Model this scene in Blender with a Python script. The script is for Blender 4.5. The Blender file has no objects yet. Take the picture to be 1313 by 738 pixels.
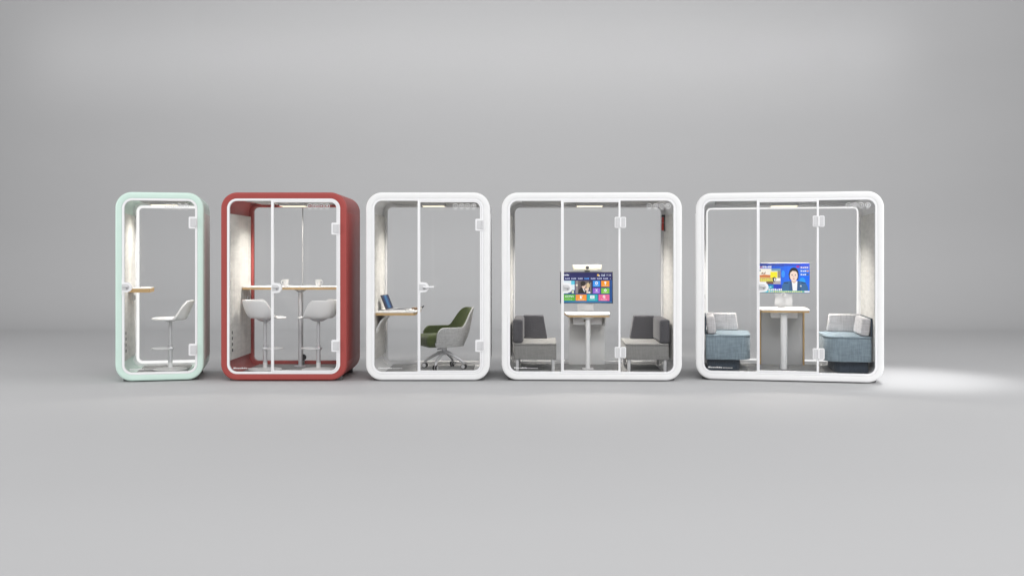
import bpy, bmesh, math, random
from mathutils import Vector, Matrix
from math import sin, cos, pi, radians

random.seed(7)
scene = bpy.context.scene
COL = scene.collection

# ------------------------------------------------------------------ colour and materials
def lin(c):
    def f(v):
        v /= 255.0
        return v / 12.92 if v <= 0.04045 else ((v + 0.055) / 1.055) ** 2.4
    return (f(c[0]), f(c[1]), f(c[2]), 1.0)

def new_mat(name):
    m = bpy.data.materials.new(name)
    m.use_nodes = True
    nt = m.node_tree
    return m, nt, nt.nodes['Principled BSDF']

def paint(name, rgb, rough=0.4, spec=0.5, var=0.03, metal=0.0, scale=9.0):
    """painted or moulded surface: faint tonal and roughness variation"""
    m, nt, b = new_mat(name)
    tc = nt.nodes.new('ShaderNodeTexCoord')
    n = nt.nodes.new('ShaderNodeTexNoise')
    n.inputs['Scale'].default_value = scale
    n.inputs['Detail'].default_value = 5
    nt.links.new(tc.outputs['Object'], n.inputs['Vector'])
    mix = nt.nodes.new('ShaderNodeMixRGB')
    c = lin(rgb) if max(rgb) > 1.0 else (*rgb, 1)
    mix.inputs[1].default_value = tuple(v * (1 - var) for v in c[:3]) + (1,)
    mix.inputs[2].default_value = tuple(min(1, v * (1 + var)) for v in c[:3]) + (1,)
    nt.links.new(n.outputs['Fac'], mix.inputs[0])
    nt.links.new(mix.outputs[0], b.inputs['Base Color'])
    mr = nt.nodes.new('ShaderNodeMapRange')
    mr.inputs['To Min'].default_value = max(0.02, rough - 0.06)
    mr.inputs['To Max'].default_value = rough + 0.06
    nt.links.new(n.outputs['Fac'], mr.inputs['Value'])
    nt.links.new(mr.outputs[0], b.inputs['Roughness'])
    b.inputs['Metallic'].default_value = metal
    b.inputs['Specular IOR Level'].default_value = spec
    return m

def fabric(name, rgb, var=0.25, scale=60.0, bump=0.35, stretch=(1, 1, 1), sheen=0.2):
    """woven cloth: two crossed thread noises plus a soft blotch"""
    m, nt, b = new_mat(name)
    tc = nt.nodes.new('ShaderNodeTexCoord')
    outs = []
    for s in ((1, 1, 0.12), (0.12, 0.12, 1)):
        mp = nt.nodes.new('ShaderNodeMapping')
        mp.inputs['Scale'].default_value = tuple(a * q for a, q in zip(s, stretch))
        n = nt.nodes.new('ShaderNodeTexNoise')
        n.inputs['Scale'].default_value = scale
        n.inputs['Detail'].default_value = 4
        nt.links.new(tc.outputs['Object'], mp.inputs['Vector'])
        nt.links.new(mp.outputs[0], n.inputs['Vector'])
        outs.append(n.outputs['Fac'])
    add = nt.nodes.new('ShaderNodeMath'); add.operation = 'ADD'
    nt.links.new(outs[0], add.inputs[0]); nt.links.new(outs[1], add.inputs[1])
    mr = nt.nodes.new('ShaderNodeMapRange')
    mr.inputs['From Min'].default_value = 0.75; mr.inputs['From Max'].default_value = 1.25
    nt.links.new(add.outputs[0], mr.inputs['Value'])
    mix = nt.nodes.new('ShaderNodeMixRGB')
    c = lin(rgb)
    mix.inputs[1].default_value = tuple(v * (1 - var) for v in c[:3]) + (1,)
    mix.inputs[2].default_value = tuple(min(1, v * (1 + var)) for v in c[:3]) + (1,)
    nt.links.new(mr.outputs[0], mix.inputs[0])
    nt.links.new(mix.outputs[0], b.inputs['Base Color'])
    bp = nt.nodes.new('ShaderNodeBump')
    bp.inputs['Strength'].default_value = bump
    bp.inputs['Distance'].default_value = 0.004
    nt.links.new(mr.outputs[0], bp.inputs['Height'])
    nt.links.new(bp.outputs[0], b.inputs['Normal'])
    b.inputs['Roughness'].default_value = 0.95
    b.inputs['Specular IOR Level'].default_value = 0.15
    b.inputs['Sheen Weight'].default_value = sheen
    return m

def plywood(name):
    m, nt, b = new_mat(name)
    tc = nt.nodes.new('ShaderNodeTexCoord')
    w = nt.nodes.new('ShaderNodeTexWave')
    w.bands_direction = 'Z'
    w.inputs['Scale'].default_value = 38
    w.inputs['Distortion'].default_value = 1.2
    w.inputs['Detail'].default_value = 3
    nt.links.new(tc.outputs['Object'], w.inputs['Vector'])
    r = nt.nodes.new('ShaderNodeValToRGB')
    r.color_ramp.elements[0].color = lin((160, 120, 70))
    r.color_ramp.elements[1].color = lin((222, 192, 140))
    nt.links.new(w.outputs['Fac'], r.inputs[0])
    nt.links.new(r.outputs[0], b.inputs['Base Color'])
    b.inputs['Roughness'].default_value = 0.55
    return m

def emit(rgb, strength=1.0, name='screen_colour'):
    m, nt, b = new_mat(name)
    b.inputs['Base Color'].default_value = (0.01, 0.01, 0.01, 1)
    b.inputs['Roughness'].default_value = 0.35
    b.inputs['Specular IOR Level'].default_value = 0.2
    b.inputs['Emission Color'].default_value = lin(rgb)
    b.inputs['Emission Strength'].default_value = strength
    return m

def glass_mat(name, tint=(0.985, 0.99, 0.988), refl=1.0):
    """clear pane: see-through, with an angle dependent mirror reflection"""
    m = bpy.data.materials.new(name); m.use_nodes = True
    nt = m.node_tree; nt.nodes.clear()
    o = nt.nodes.new('ShaderNodeOutputMaterial')
    t = nt.nodes.new('ShaderNodeBsdfTransparent'); t.inputs[0].default_value = (*tint, 1)
    g = nt.nodes.new('ShaderNodeBsdfGlossy'); g.inputs['Roughness'].default_value = 0.02
    f = nt.nodes.new('ShaderNodeFresnel'); f.inputs[0].default_value = 1.30
    mx = nt.nodes.new('ShaderNodeMixShader')
    nt.links.new(f.outputs[0], mx.inputs[0])
    nt.links.new(t.outputs[0], mx.inputs[1]); nt.links.new(g.outputs[0], mx.inputs[2])
    nt.links.new(mx.outputs[0], o.inputs[0])
    return m

M = {}
M['white'] = paint('white_lacquer', (0.83, 0.83, 0.83), 0.35)
M['mint'] = paint('mint_lacquer', (0.62, 0.79, 0.71), 0.38)
M['red'] = paint('red_lacquer', (0.365, 0.074, 0.067), 0.42, 0.2)
M['trim'] = paint('white_trim', (0.86, 0.86, 0.87), 0.3)
M['plate'] = paint('pale_grey_fitting', (0.62, 0.62, 0.63), 0.35)
M['lock'] = paint('grey_lock', (0.40, 0.40, 0.41), 0.3, metal=0.4)
M['decal'] = paint('white_print', (0.72, 0.72, 0.72), 0.6)
M['foot'] = paint('grey_foot', (0.16, 0.16, 0.16), 0.6)
M['gap'] = paint('dark_joint', (0.05, 0.05, 0.05), 0.8)
M['seal'] = paint('grey_seal', (0.30, 0.30, 0.30), 0.5)
M['felt'] = fabric('pale_felt', (216, 214, 209), 0.12, 34, 0.25, (1, 1, .55))
M['outer_grey'] = fabric('outer_grey_panel', (206, 206, 200), 0.05, 60, 0.1)
M['ceiling'] = paint('ceiling_grey', (0.45, 0.45, 0.45), 0.8)
M['carpet'] = fabric('grey_carpet', (148, 148, 148), 0.30, 95, 0.7)
M['ply'] = plywood('plywood_edge')
M['laminate'] = paint('white_laminate', (0.82, 0.81, 0.79), 0.75, 0.08)
M['stool'] = paint('white_plastic', (0.84, 0.84, 0.84), 0.45, 0.25)
M['chrome'] = paint('pale_metal', (0.66, 0.66, 0.68), 0.35, metal=0.35)
M['green'] = fabric('green_fabric', (62, 72, 34), 0.16, 120, 0.35)
M['chair_grey'] = fabric('chair_grey_fabric', (172, 172, 172), 0.16, 110, 0.35)
M['sofa_dark'] = fabric('charcoal_fabric', (82, 81, 85), 0.08, 85, 0.35)
M['sofa_grey'] = fabric('mid_grey_fabric', (138, 137, 135), 0.10, 60, 0.3)
M['blue'] = fabric('blue_grey_fabric', (132, 148, 158), 0.20, 55, 0.4)
M['navy'] = fabric('dark_plinth_fabric', (58, 68, 80), 0.12, 70, 0.25)
M['pillow'] = fabric('light_grey_fabric', (190, 188, 190), 0.16, 60, 0.4)
M['black'] = paint('black_plastic', (0.015, 0.015, 0.016), 0.4)
M['bezel'] = paint('dark_bezel', (0.05, 0.05, 0.055), 0.4)
M['board'] = paint('pale_board', (0.78, 0.78, 0.78), 0.6, scale=3)
M['board_grey'] = paint('grey_board', (0.52, 0.52, 0.525), 0.6, scale=3)
M['cream'] = paint('cream_casing', (0.52, 0.50, 0.41), 0.4)
M['redplastic'] = paint('red_plastic', (0.55, 0.04, 0.03), 0.35)
M['brown'] = paint('brown_cover', (0.22, 0.14, 0.08), 0.7)
M['paper'] = paint('paper', (0.82, 0.82, 0.80), 0.8)
M['silver'] = paint('silver_alloy', (0.55, 0.55, 0.57), 0.35, metal=0.6)
M['glass'] = glass_mat('clear_glass', (.996, .997, .997))
M['diffuser'] = emit((255, 244, 214), 1.6, 'lit_diffuser')
M['added_edge_glow'] = emit((255, 255, 254), 1.0, 'overexposed_edge_glow')  # blown-out look of the white rear frame, put in as emission
_em = {}
def E(rgb, k=1.0):
    key = (tuple(rgb), k)
    if key not in _em:
        _em[key] = emit(rgb, k)
    return _em[key]

# ------------------------------------------------------------------ mesh builder
def rr_loop(x0, x1, z0, z1, r, seg=10):
    """rounded rectangle, counter-clockwise in (x, z)"""
    r = max(0.002, min(r, (x1 - x0) / 2 - 1e-4, (z1 - z0) / 2 - 1e-4))
    pts = []
    for cx, cz, a0 in ((x1 - r, z0 + r, -90), (x1 - r, z1 - r, 0), (x0 + r, z1 - r, 90), (x0 + r, z0 + r, 180)):
        for i in range(seg + 1):
            a = radians(a0 + 90 * i / seg)
            pts.append((cx + r * cos(a), cz + r * sin(a)))
    return pts

class MB:
    def __init__(s):
        s.v, s.f, s.m, s.mats = [], [], [], []
    def mi(s, mat):
        if mat not in s.mats:
            s.mats.append(mat)
        return s.mats.index(mat)
    def add(s, verts, faces, mat):
        o = len(s.v); k = s.mi(mat)
        s.v += [tuple(p) for p in verts]
        s.f += [tuple(i + o for i in f) for f in faces]
        s.m += [k] * len(faces)
        return s
    def box(s, x0, x1, y0, y1, z0, z1, mat, r=0.0, seg=2, xf=None):
        bm = bmesh.new()
        bmesh.ops.create_cube(bm, size=1.0)
        for v in bm.verts:
            v.co = Vector(((x0 + x1) / 2 + v.co.x * (x1 - x0), (y0 + y1) / 2 + v.co.y * (y1 - y0), (z0 + z1) / 2 + v.co.z * (z1 - z0)))
        if r > 0:
            r = min(r, 0.48 * min(x1 - x0, y1 - y0, z1 - z0))
            bmesh.ops.bevel(bm, geom=bm.edges[:], offset=r, segments=seg, profile=0.5, affect='EDGES')
        if xf is not None:
            bmesh.ops.transform(bm, matrix=xf, verts=bm.verts)
        bm.verts.index_update()
        s.add([v.co[:] for v in bm.verts], [[v.index for v in f.verts] for f in bm.faces], mat)
        bm.free()
        return s
    def bridge(s, loops, mat, closed=True, caps=(None, None)):
        n = len(loops[0]); vs = [p for l in loops for p in l]; fs = []
        for a in range(len(loops) - 1):
            for i in range(n if closed else n - 1):
                j = (i + 1) % n
                fs.append((a * n + i, a * n + j, (a + 1) * n + j, (a + 1) * n + i))
        s.add(vs, fs, mat)
        if caps[0]: s.add(loops[0], [tuple(range(n))[::-1]], caps[0])
        if caps[1]: s.add(loops[-1], [tuple(range(n))], caps[1])
        return s
    def ring(s, x0, x1, z0, z1, R, profile, mat, seg=12):
        """sweep a closed (inset, y) profile round a rounded rectangle in the XZ plane"""
        loops = []
        for ins, y in profile:
            loops.append([(x, y, z) for x, z in rr_loop(x0 + ins, x1 - ins, z0 + ins, z1 - ins, R - ins, seg)])
        return s.bridge(loops + [loops[0]], mat)
    def pane(s, x0, x1, z0, z1, R, y0, y1, mat, seg=10):
        a = [(x, y0, z) for x, z in rr_loop(x0, x1, z0, z1, R, seg)]
        b = [(x, y1, z) for x, z in rr_loop(x0, x1, z0, z1, R, seg)]
        return s.bridge([a, b], mat, caps=(mat, mat))
    def prism(s, poly, z0, z1, side, top, bev=0.0):
        """vertical prism over an (x, y) outline"""
        a = [(x, y, z0) for x, y in poly]; b = [(x, y, z1) for x, y in poly]
        return s.bridge([a, b], side, caps=(top, top))
    def tube(s, path, r, mat, n=12, cap=True, closed=False):
        P = [Vector(p) for p in path]; loops = []; up = None
        m = len(P)
        for i, p in enumerate(P):
            if closed: t = (P[(i + 1) % m] - P[i - 1]).normalized()
            else: t = (P[min(i + 1, m - 1)] - P[max(i - 1, 0)]).normalized()
            if up is None:
                up = t.orthogonal().normalized()
            up = (up - t * up.dot(t)).normalized()
            q = t.cross(up)
            rr = r[i] if isinstance(r, (list, tuple)) else r
            loops.append([tuple(p + (up * cos(2 * pi * k / n) + q * sin(2 * pi * k / n)) * rr) for k in range(n)])
        if closed: return s.bridge(loops + [loops[0]], mat)
        return s.bridge(loops, mat, caps=(mat, mat) if cap else (None, None))
    def lathe(s, prof, mat, n=40, c=(0, 0, 0)):
        loops = [[(c[0] + r * cos(2 * pi * k / n), c[1] + r * sin(2 * pi * k / n), c[2] + z) for k in range(n)] for r, z in prof]
        return s.bridge(loops, mat, caps=(mat, mat))
    def disc_y(s, cx, cz, r, y0, y1, mat, n=24, rz=None):
        rz = rz or r
        a = [(cx + r * cos(2 * pi * k / n), y0, cz + rz * sin(2 * pi * k / n)) for k in range(n)]
        b = [(p[0], y1, p[2]) for p in a]
        return s.bridge([a, b], mat, caps=(mat, mat))
    def poly_y(s, pts, y0, y1, mat):
        a = [(x, y0, z) for x, z in pts]; b = [(x, y1, z) for x, z in pts]
        return s.bridge([a, b], mat, caps=(mat, mat))
    def build(s, name, parent=None, smooth=35, loc=None, label=None):
        me = bpy.data.meshes.new(name)
        me.from_pydata(s.v, [], s.f)
        for m in s.mats: me.materials.append(m)
        me.polygons.foreach_set('material_index', s.m)
        bm = bmesh.new(); bm.from_mesh(me)
        bmesh.ops.remove_doubles(bm, verts=bm.verts, dist=1e-5)
        bmesh.ops.recalc_face_normals(bm, faces=bm.faces)
        bm.to_mesh(me); bm.free()
        if smooth:
            me.shade_smooth(); me.set_sharp_from_angle(angle=radians(smooth))
        o = bpy.data.objects.new(name, me); COL.objects.link(o)
        if parent: o.parent = parent
        if loc: o.location = loc
        if label: o['label'] = label
        return o

def thing(name, label, cat, loc=(0, 0, 0), rz=0.0, group=None):
    o = bpy.data.objects.new(name, None); COL.objects.link(o)
    o.empty_display_size = 0.2
    o.location = loc; o.rotation_euler = (0, 0, rz)
    o['label'] = label; o['category'] = cat
    if group: o['group'] = group
    return o

def tag(o, label, cat, group=None):
    o['label'] = label; o['category'] = cat
    if group: o['group'] = group
    return o

def kids(o): return [c for c in COL.objects if c.parent == o]
def copy_tree(o, parent=None):
    c = o.copy(); COL.objects.link(c)
    if parent: c.parent = parent
    for ch in kids(o): copy_tree(ch, c)
    return c

# ------------------------------------------------------------------ setting: seamless studio sweep
def backdrop_mat(name, base, var):
    m, nt, b = new_mat(name)
    tc = nt.nodes.new('ShaderNodeTexCoord')
    n = nt.nodes.new('ShaderNodeTexNoise'); n.inputs['Scale'].default_value = 0.35; n.inputs['Detail'].default_value = 6
    mp = nt.nodes.new('ShaderNodeMapping'); mp.inputs['Scale'].default_value = (0.35, 1, 1.6)
    nt.links.new(tc.outputs['Object'], mp.inputs[0]); nt.links.new(mp.outputs[0], n.inputs['Vector'])
    mix = nt.nodes.new('ShaderNodeMixRGB')
    mix.inputs[1].default_value = tuple(c * (1 - var) for c in base) + (1,)
    mix.inputs[2].default_value = tuple(c * (1 + var) for c in base) + (1,)
    nt.links.new(n.outputs['Fac'], mix.inputs[0]); nt.links.new(mix.outputs[0], b.inputs['Base Color'])
    b.inputs['Roughness'].default_value = 0.62
    b.inputs['Specular IOR Level'].default_value = 0.25
    return m
M['sweep'] = backdrop_mat('studio_sweep', (0.46, 0.46, 0.465), 0.035)

XH, YF, RC = 60.0, 20.3, 2.4
fl = MB()
ys = [-12, 0, 6, 10, 12, 14, 16, 18, YF]
fl.bridge([[(-XH, y, 0), (XH, y, 0)] for y in ys], M['sweep'], closed=False)
o = fl.build('floor'); o['kind'] = 'structure'
bd = MB()
prof = [(YF + RC * sin(a), RC - RC * cos(a)) for a in [radians(90 * i / 24) for i in range(25)]] + [(YF + RC, 24), (YF + RC, 40)]
bd.bridge([[(-XH, y, z), (XH, y, z)] for y, z in prof], M['sweep'], closed=False)
o = bd.build('backdrop', smooth=60); o['kind'] = 'structure'

# ------------------------------------------------------------------ the pods
POD = {1: (-4.267, 11.985, radians(13)), 2: (-2.773, 12.0, 0.0), 3: (-1.022, 12.0, 0.0),
       4: (0.965, 12.0, radians(-2)), 5: (3.336, 11.937, radians(-11))}
def W(p, x, y, z):
    cx, cy, a = POD[p]
    return (cx + x * cos(a) - y * sin(a), cy + x * sin(a) + y * cos(a), z)

H = 2.29
T = 0.075      # thickness of the coloured ring seen from the front
FW = 0.028     # white profile inside it

def icon(kind, parent, x, z, y):
    r = 0.031; mb = MB(); D = M['decal']; y1 = y - 0.002
    outer = [(x + r * cos(2 * pi * k / 28), z + r * sin(2 * pi * k / 28)) for k in range(28)]
    if kind == 2:   # pin: the ring runs out to a point below
        outer = [(px, pz - (0.014 if abs(px - x) < 0.004 and pz < z else 0)) for px, pz in outer]
    inner = [(x + (px - x) * 0.78, z + (pz - z) * 0.78) for px, pz in outer]
    lo = []
    for pts, yy in ((outer, y), (outer, y1), (inner, y1), (inner, y)):
        lo.append([(a, yy, b) for a, b in pts])
    mb.bridge(lo + [lo[0]], D)
    if kind == 0:
        mb.poly_y([(x - .008, z - .004), (x, z - .012), (x + .008, z - .004), (x, z + .012)], y, y1, D)
    elif kind == 1:
        for a in (90 + 55, 90 - 55, -90):
            c, s_ = cos(radians(a)), sin(radians(a)); n = (-s_ * .004, c * .004)
            mb.poly_y([(x + n[0], z + n[1]), (x - n[0], z - n[1]), (x + c * .020 - n[0], z + s_ * .020 - n[1]), (x + c * .020 + n[0], z + s_ * .020 + n[1])], y, y1, D)
    elif kind == 2:
        mb.disc_y(x, z, .009, y1, y, D, 16)
    else:
        mb.disc_y(x, z + .004, .010, y1, y, D, 16)
        mb.box(x - .004, x + .004, y1, y, z - .016, z - .006, D)
    for i in range(5):   # the tiny caption line under each sign
        w = 0.006
        mb.box(x - .021 + i * .0085, x - .021 + i * .0085 + w, y - .001, y, z - .043, z - .038, D)
    return mb.build('safety_icon', parent, smooth=0)

def logo(parent, x, z, y):
    mb = MB(); D = M['decal']
    mb.box(x, x + .017, y - .002, y, z, z + .017, D)
    cx = x + .022
    for i in range(9):     # first word, bolder
        w = .008 + .003 * ((i * 7) % 3)
        mb.box(cx, cx + w, y - .002, y, z, z + (.017 if i in (0, 5, 7) else .012), D)
        cx += w + .005
    cx += .006
    for i in range(12):    # second, smaller word
        w = .004 + .0015 * ((i * 5) % 3)
        mb.box(cx, cx + w, y - .002, y, z, z + .009, D)
        cx += w + .0045
    return mb.build('printed_mark', parent, smooth=0)

def frame_rect(mb, x0, x1, z0, z1, R, w, y0, y1, mat):
    b = 0.004
    mb.ring(x0, x1, z0, z1, R, [(0, y0 + b), (b, y0), (w - b, y0), (w, y0 + b), (w, y1), (0, y1)], mat)

def door_fittings(door, kind, hx, hz, side, hinges, big):
    """handle plate of the door and its two hinges"""
    h = MB(); s = side
    n = 14
    pts = [(hx, hz + .088), (hx + s * .018, hz + .062)]
    pts += [(hx + s * (.066 + .05 * sin(a)), hz + .058 * cos(a)) for a in [pi * i / n for i in range(n + 1)]]
    pts += [(hx + s * .018, hz - .062), (hx, hz - .088)]
    if s < 0: pts = pts[::-1]
    h.poly_y(pts, -.012, .032, M['trim'])
    pl = [(hx + s * .004, hz + .036)] + [(hx + s * (.052 + .036 * sin(a)), hz + .036 * cos(a)) for a in [pi * i / n for i in range(n + 1)]] + [(hx + s * .004, hz - .036)]
    if s < 0: pl = pl[::-1]
    h.poly_y(pl, -.020, -.012, M['plate'])
    h.disc_y(hx + s * .060, hz - .014, .012, -.026, -.019, M['lock'])
    if kind == 'lever':
        h.tube([(hx + s * .060, -.019, hz + .004), (hx + s * .060, -.048, hz + .004), (hx + s * .075, -.055, hz + .004), (hx + s * .185, -.055, hz + .004)], .011, M['trim'], 12)
    else:
        h.tube([(hx + s * .050, -.019, hz + .010), (hx + s * .050, -.034, hz + .010)], .016, M['plate'], 16)
        h.box(hx + s * .050 - .034, hx + s * .050 + .034, -.044, -.033, hz + .001, hz + .019, M['plate'], .005)
    h.build('handle', door)
    for x, z in hinges:
        g = MB()
        w = .058
        if big:
            for sgn in (-1, 1):
                a, b = sorted((x + sgn * .005, x + sgn * .068))
                g.pane(a, b, z - .066, z + .066, .014, -.014, .03, M['trim'], 5)
                g.pane(*sorted((x + sgn * .010, x + sgn * .058)), z - .056, z + .056, .006, -.020, -.013, M['plate'], 4)
            g.tube([(x, -.016, z - .058), (x, -.016, z + .058)], .010, M['trim'], 12)
        else:
            g.pane(x - .085, x + .012, z - .072, z + .072, .014, -.012, .03, M['trim'], 5)
            g.pane(x - .064, x + .010, z - .050, z + .050, .006, -.022, -.011, M['plate'], 4)
            g.tube([(x + .004, -.022, z - .050), (x + .004, -.022, z + .050)], .009, M['plate'], 12)
        g.build('hinge', door)

def pod(p, name, label, cat, Wd, D, shell, layout, rear='shell', outer='shell', lamp=None, switch=None, vents=False, seam=False, watts=11, edge=.02):
    cx, cy, a = POD[p]
    root = thing(name, label, cat, (cx, cy, 0), a)
    hw = Wd / 2; R = 0.195; S = M[shell]
    zb = 0.012
    # shell: a deep rounded tube with softened front edges
    e = 0.022
    front = [(0, e)] + [(e - e * cos(q), e - e * sin(q)) for q in [radians(90 * i / 5) for i in range(1, 6)]]
    front += [(T - .008, 0), (T - .002, .002), (T, .008)]
    prof = front + [(T, D - .012), (T - .004, D), (e, D), (.006, D - .006), (0, D - e)]
    mb = MB(); mb.ring(-hw, hw, zb, H, R, prof, S, 16)
    sh = mb.build('shell', root, smooth=30)
    # rear opening
    rw = .075 if rear == 'trim' else .055
    rm = M[rear] if rear != 'shell' else S
    mb = MB(); mb.ring(-hw + T, hw - T, zb + T, H - T, R - T, [(0, D - .085), (rw - .012, D - .085), (rw, D - .075), (rw, D - .02), (0, D - .02)], rm, 12)
    rf = mb.build('rear_frame', root)
    if rear == 'trim':      # glow of the overexposed white rim, added as a thin emissive ring; no lamp
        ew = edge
        mb = MB(); mb.ring(-hw + T + rw - ew, hw - T - rw + ew, zb + T + rw - ew, H - T - rw + ew, R - T - rw + ew, [(0, D - .0855), (ew - .002, D - .0895), (ew, D - .087), (ew, D - .07), (0, D - .07)], M['added_edge_glow'], 12)
        mb.build('added_edge_glow', rf)
    mb = MB(); mb.pane(-hw + T + rw, hw - T - rw, zb + T + rw, H - T - rw, R - T - rw, D - .055, D - .045, M['glass'])
    rg = mb.build('rear_glass', root, smooth=0)
    if seam:
        mb = MB(); mb.box(.008, .016, D - .058, D - .042, zb + T + rw, H - T - rw, M['seal']); mb.build('glass_joint', rg, smooth=0)
    # inside: felt walls, ceiling board, carpet
    for s in (-1, 1):
        x0, x1 = sorted((s * (hw - T + .002), s * (hw - T - .026)))
        x0, x1 = (x0, x1) if s > 0 else (x0, x1)
        mb = MB(); mb.box(x0, x1, .075, D - .09, .245, 2.035, M['felt'], .006)
        ft = mb.build('felt_panel', root)
        if vents and s < 0:
            for i in range(4):
                mb = MB()
                z = .345 + i * .072
                mb.box(x1 - .002, x1 + .004, .125, .150 + .007 * (3 - i), z, z + .038, M['black'], .003)
                mb.build('vent_slot', ft)
        x0, x1 = sorted((s * (hw - .004), s * (hw + .006)))
        om = M[outer] if outer != 'shell' else S
        mb = MB(); mb.box(x0, x1, .10, D - .06, .235, 2.045, om, .004)
        mb.box(*sorted((s * (hw - .002), s * (hw + .003))), D - .052, D - .040, .235, 2.045, M['gap'])
        mb.build('side_panel', root)
        for fy in (.16, D - .16):
            x0, x1 = sorted((s * (hw - .155), s * (hw - .075)))
            mb = MB(); mb.box(x0, x1, fy - .04, fy + .04, .001, .07, M['foot'], .006); mb.build('foot', root)
    mb = MB(); mb.box(-hw + .24, hw - .24, .05, D - .095, H - T - .022, H - T + .004, M['ceiling'], .004)
    cl = mb.build('ceiling_board', root)
    for fx in (-.3, .3):
        pass
    mb = MB(); mb.box(-hw + .215, hw - .215, .045, D - .09, zb + T - .006, .1, M['carpet'], .003); mb.build('carpet', root)
    if lamp:
        lx0, lx1, ly0, ly1 = lamp
        mb = MB(); mb.box(lx0, lx1, ly0, ly1, H - T - .058, H - T - .020, M['plate'], .006)
        lt = mb.build('ceiling_light', root)
        mb = MB(); mb.box(lx0 + .006, lx1 - .006, ly0 + .004, ly1 - .01, H - T - .0605, H - T - .052, M['diffuser'], .003)
        mb.build('diffuser', lt)
        ld = bpy.data.lights.new('pod_lamp', 'AREA'); ld.shape = 'RECTANGLE'; ld.size = lx1 - lx0 - .03; ld.size_y = ly1 - ly0 - .03
        ld.energy = watts * 1.35; ld.spread = radians(128); ld.color = (1.0, .955, .89)
        lo_ = bpy.data.objects.new('pod_lamp', ld); COL.objects.link(lo_); lo_.parent = root
        lo_.location = ((lx0 + lx1) / 2, (ly0 + ly1) / 2, H - T - .063)
    if switch:
        mb = MB(); sy, sz = switch
        xw = -hw + T + .026
        mb.box(xw - .002, xw + .010, sy - .045, sy + .045, sz - .045, sz + .045, M['trim'], .004)
        mb.box(xw + .009, xw + .013, sy - .012, sy + .030, sz - .030, sz + .030, M['bezel'], .002)
        mb.build('wall_switch', root)
    # front: white profiles and glass
    x0, x1, z0, z1 = -hw + T, hw - T, zb + T, H - T
    g0, g1 = .012, .034
    if layout['kind'] == 'single':
        d = MB(); frame_rect(d, x0, x1, z0, z1, R - T, FW, .001, .045, M['trim'])
        door = d.build('door', root)
        g = MB(); g.pane(x0 + FW, x1 - FW, z0 + FW, z1 - FW, R - T - FW, g0, g0 + .010, M['glass']); gl = g.build('door_glass', door, smooth=0)
        logo(door, x0 + FW + .06, z0 + FW + .030, g0)
    else:
        fr = MB(); frame_rect(fr, x0, x1, z0, z1, R - T, FW, .001, .045, M['trim'])
        fr = fr.build('front_frame', root)
        dx0, dx1 = layout['door']
        cuts = layout['mullions']
        mw = .019
        edges = [x0 + FW] + cuts + [x1 - FW]
        door = None
        rin = R - T - FW
        for i in range(len(edges) - 1):
            a_, b_ = edges[i], edges[i + 1]
            isdoor = abs((a_ + b_) / 2 - (dx0 + dx1) / 2) < .1
            la = a_ + (0 if i == 0 else .002); rb = b_ - (0 if i == len(edges) - 2 else .002)
            # outline of this panel, rounded only where it meets the ring's corners
            def outline(ins):
                pts = []
                zl, zh = z0 + FW + ins, z1 - FW - ins
                L0, L1 = la + ins, rb - ins
                rl = max(.004, (rin if i == 0 else .004) - (ins if i == 0 else 0)); rrr = max(.004, (rin if i == len(edges) - 2 else .004) - (ins if i == len(edges) - 2 else 0))
                for cx_, cz_, a0, r_ in ((L1 - rrr, zl + rrr, -90, rrr), (L1 - rrr, zh - rrr, 0, rrr), (L0 + rl, zh - rl, 90, rl), (L0 + rl, zl + rl, 180, rl)):
                    for k in range(9):
                        q = radians(a0 + 90 * k / 8); pts.append((cx_ + r_ * cos(q), cz_ + r_ * sin(q)))
                return pts
            if isdoor:
                d = MB(); w = .016
                o_, in_ = outline(.001), outline(w)
                lo = [[(x, y, z) for x, z in q] for q, y in ((o_, .004), (o_, -.002), (in_, -.002), (in_, .004))]
                lo = [[(x, .030, z) for x, z in o_], [(x, -.003, z) for x, z in o_], [(x, -.003, z) for x, z in in_], [(x, .030, z) for x, z in in_]]
                d.bridge(lo + [lo[0]], M['trim'])
                door = d.build('door', root)
                par, nm = door, 'door_glass'
            else:
                # slim edge trim on the fixed panel, on its mullion side only
                par, nm = root, 'glass_panel'
            g = MB(); q = outline(.003)
            ga = [(x, g0, z) for x, z in q]; gb = [(x, g0 + .010, z) for x, z in q]
            g.bridge([ga, gb], M['glass'], caps=(M['glass'], M['glass']))
            gl = g.build(nm, par, smooth=0)
            if i == 0: logo(gl if not isdoor else door, la + layout.get('logo', .06), z0 + FW + .035, g0)
            if i == len(edges) - 2: icon_parent = gl if not isdoor else door
        for c in cuts:
            m_ = MB(); m_.box(c - mw / 2 - .006, c + mw / 2 - .004, .002, .046, z0 + FW - .004, z1 - FW + .004, M['trim'], .003)
            if abs(c - dx0) > .1 and abs(c - dx1) > .1:
                pass
            m_.build('mullion', fr)
    ip = door if layout['kind'] == 'single' else icon_parent
    for k, x in enumerate(layout['icons']):
        icon(k, ip, x, 2.125, g0)
    door_fittings(door, layout['handle_kind'], *layout['handle'], layout['hinges'], layout.get('big', False))
    return root

def spread(a, b): return [a + (b - a) * i / 3 for i in range(4)]

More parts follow.
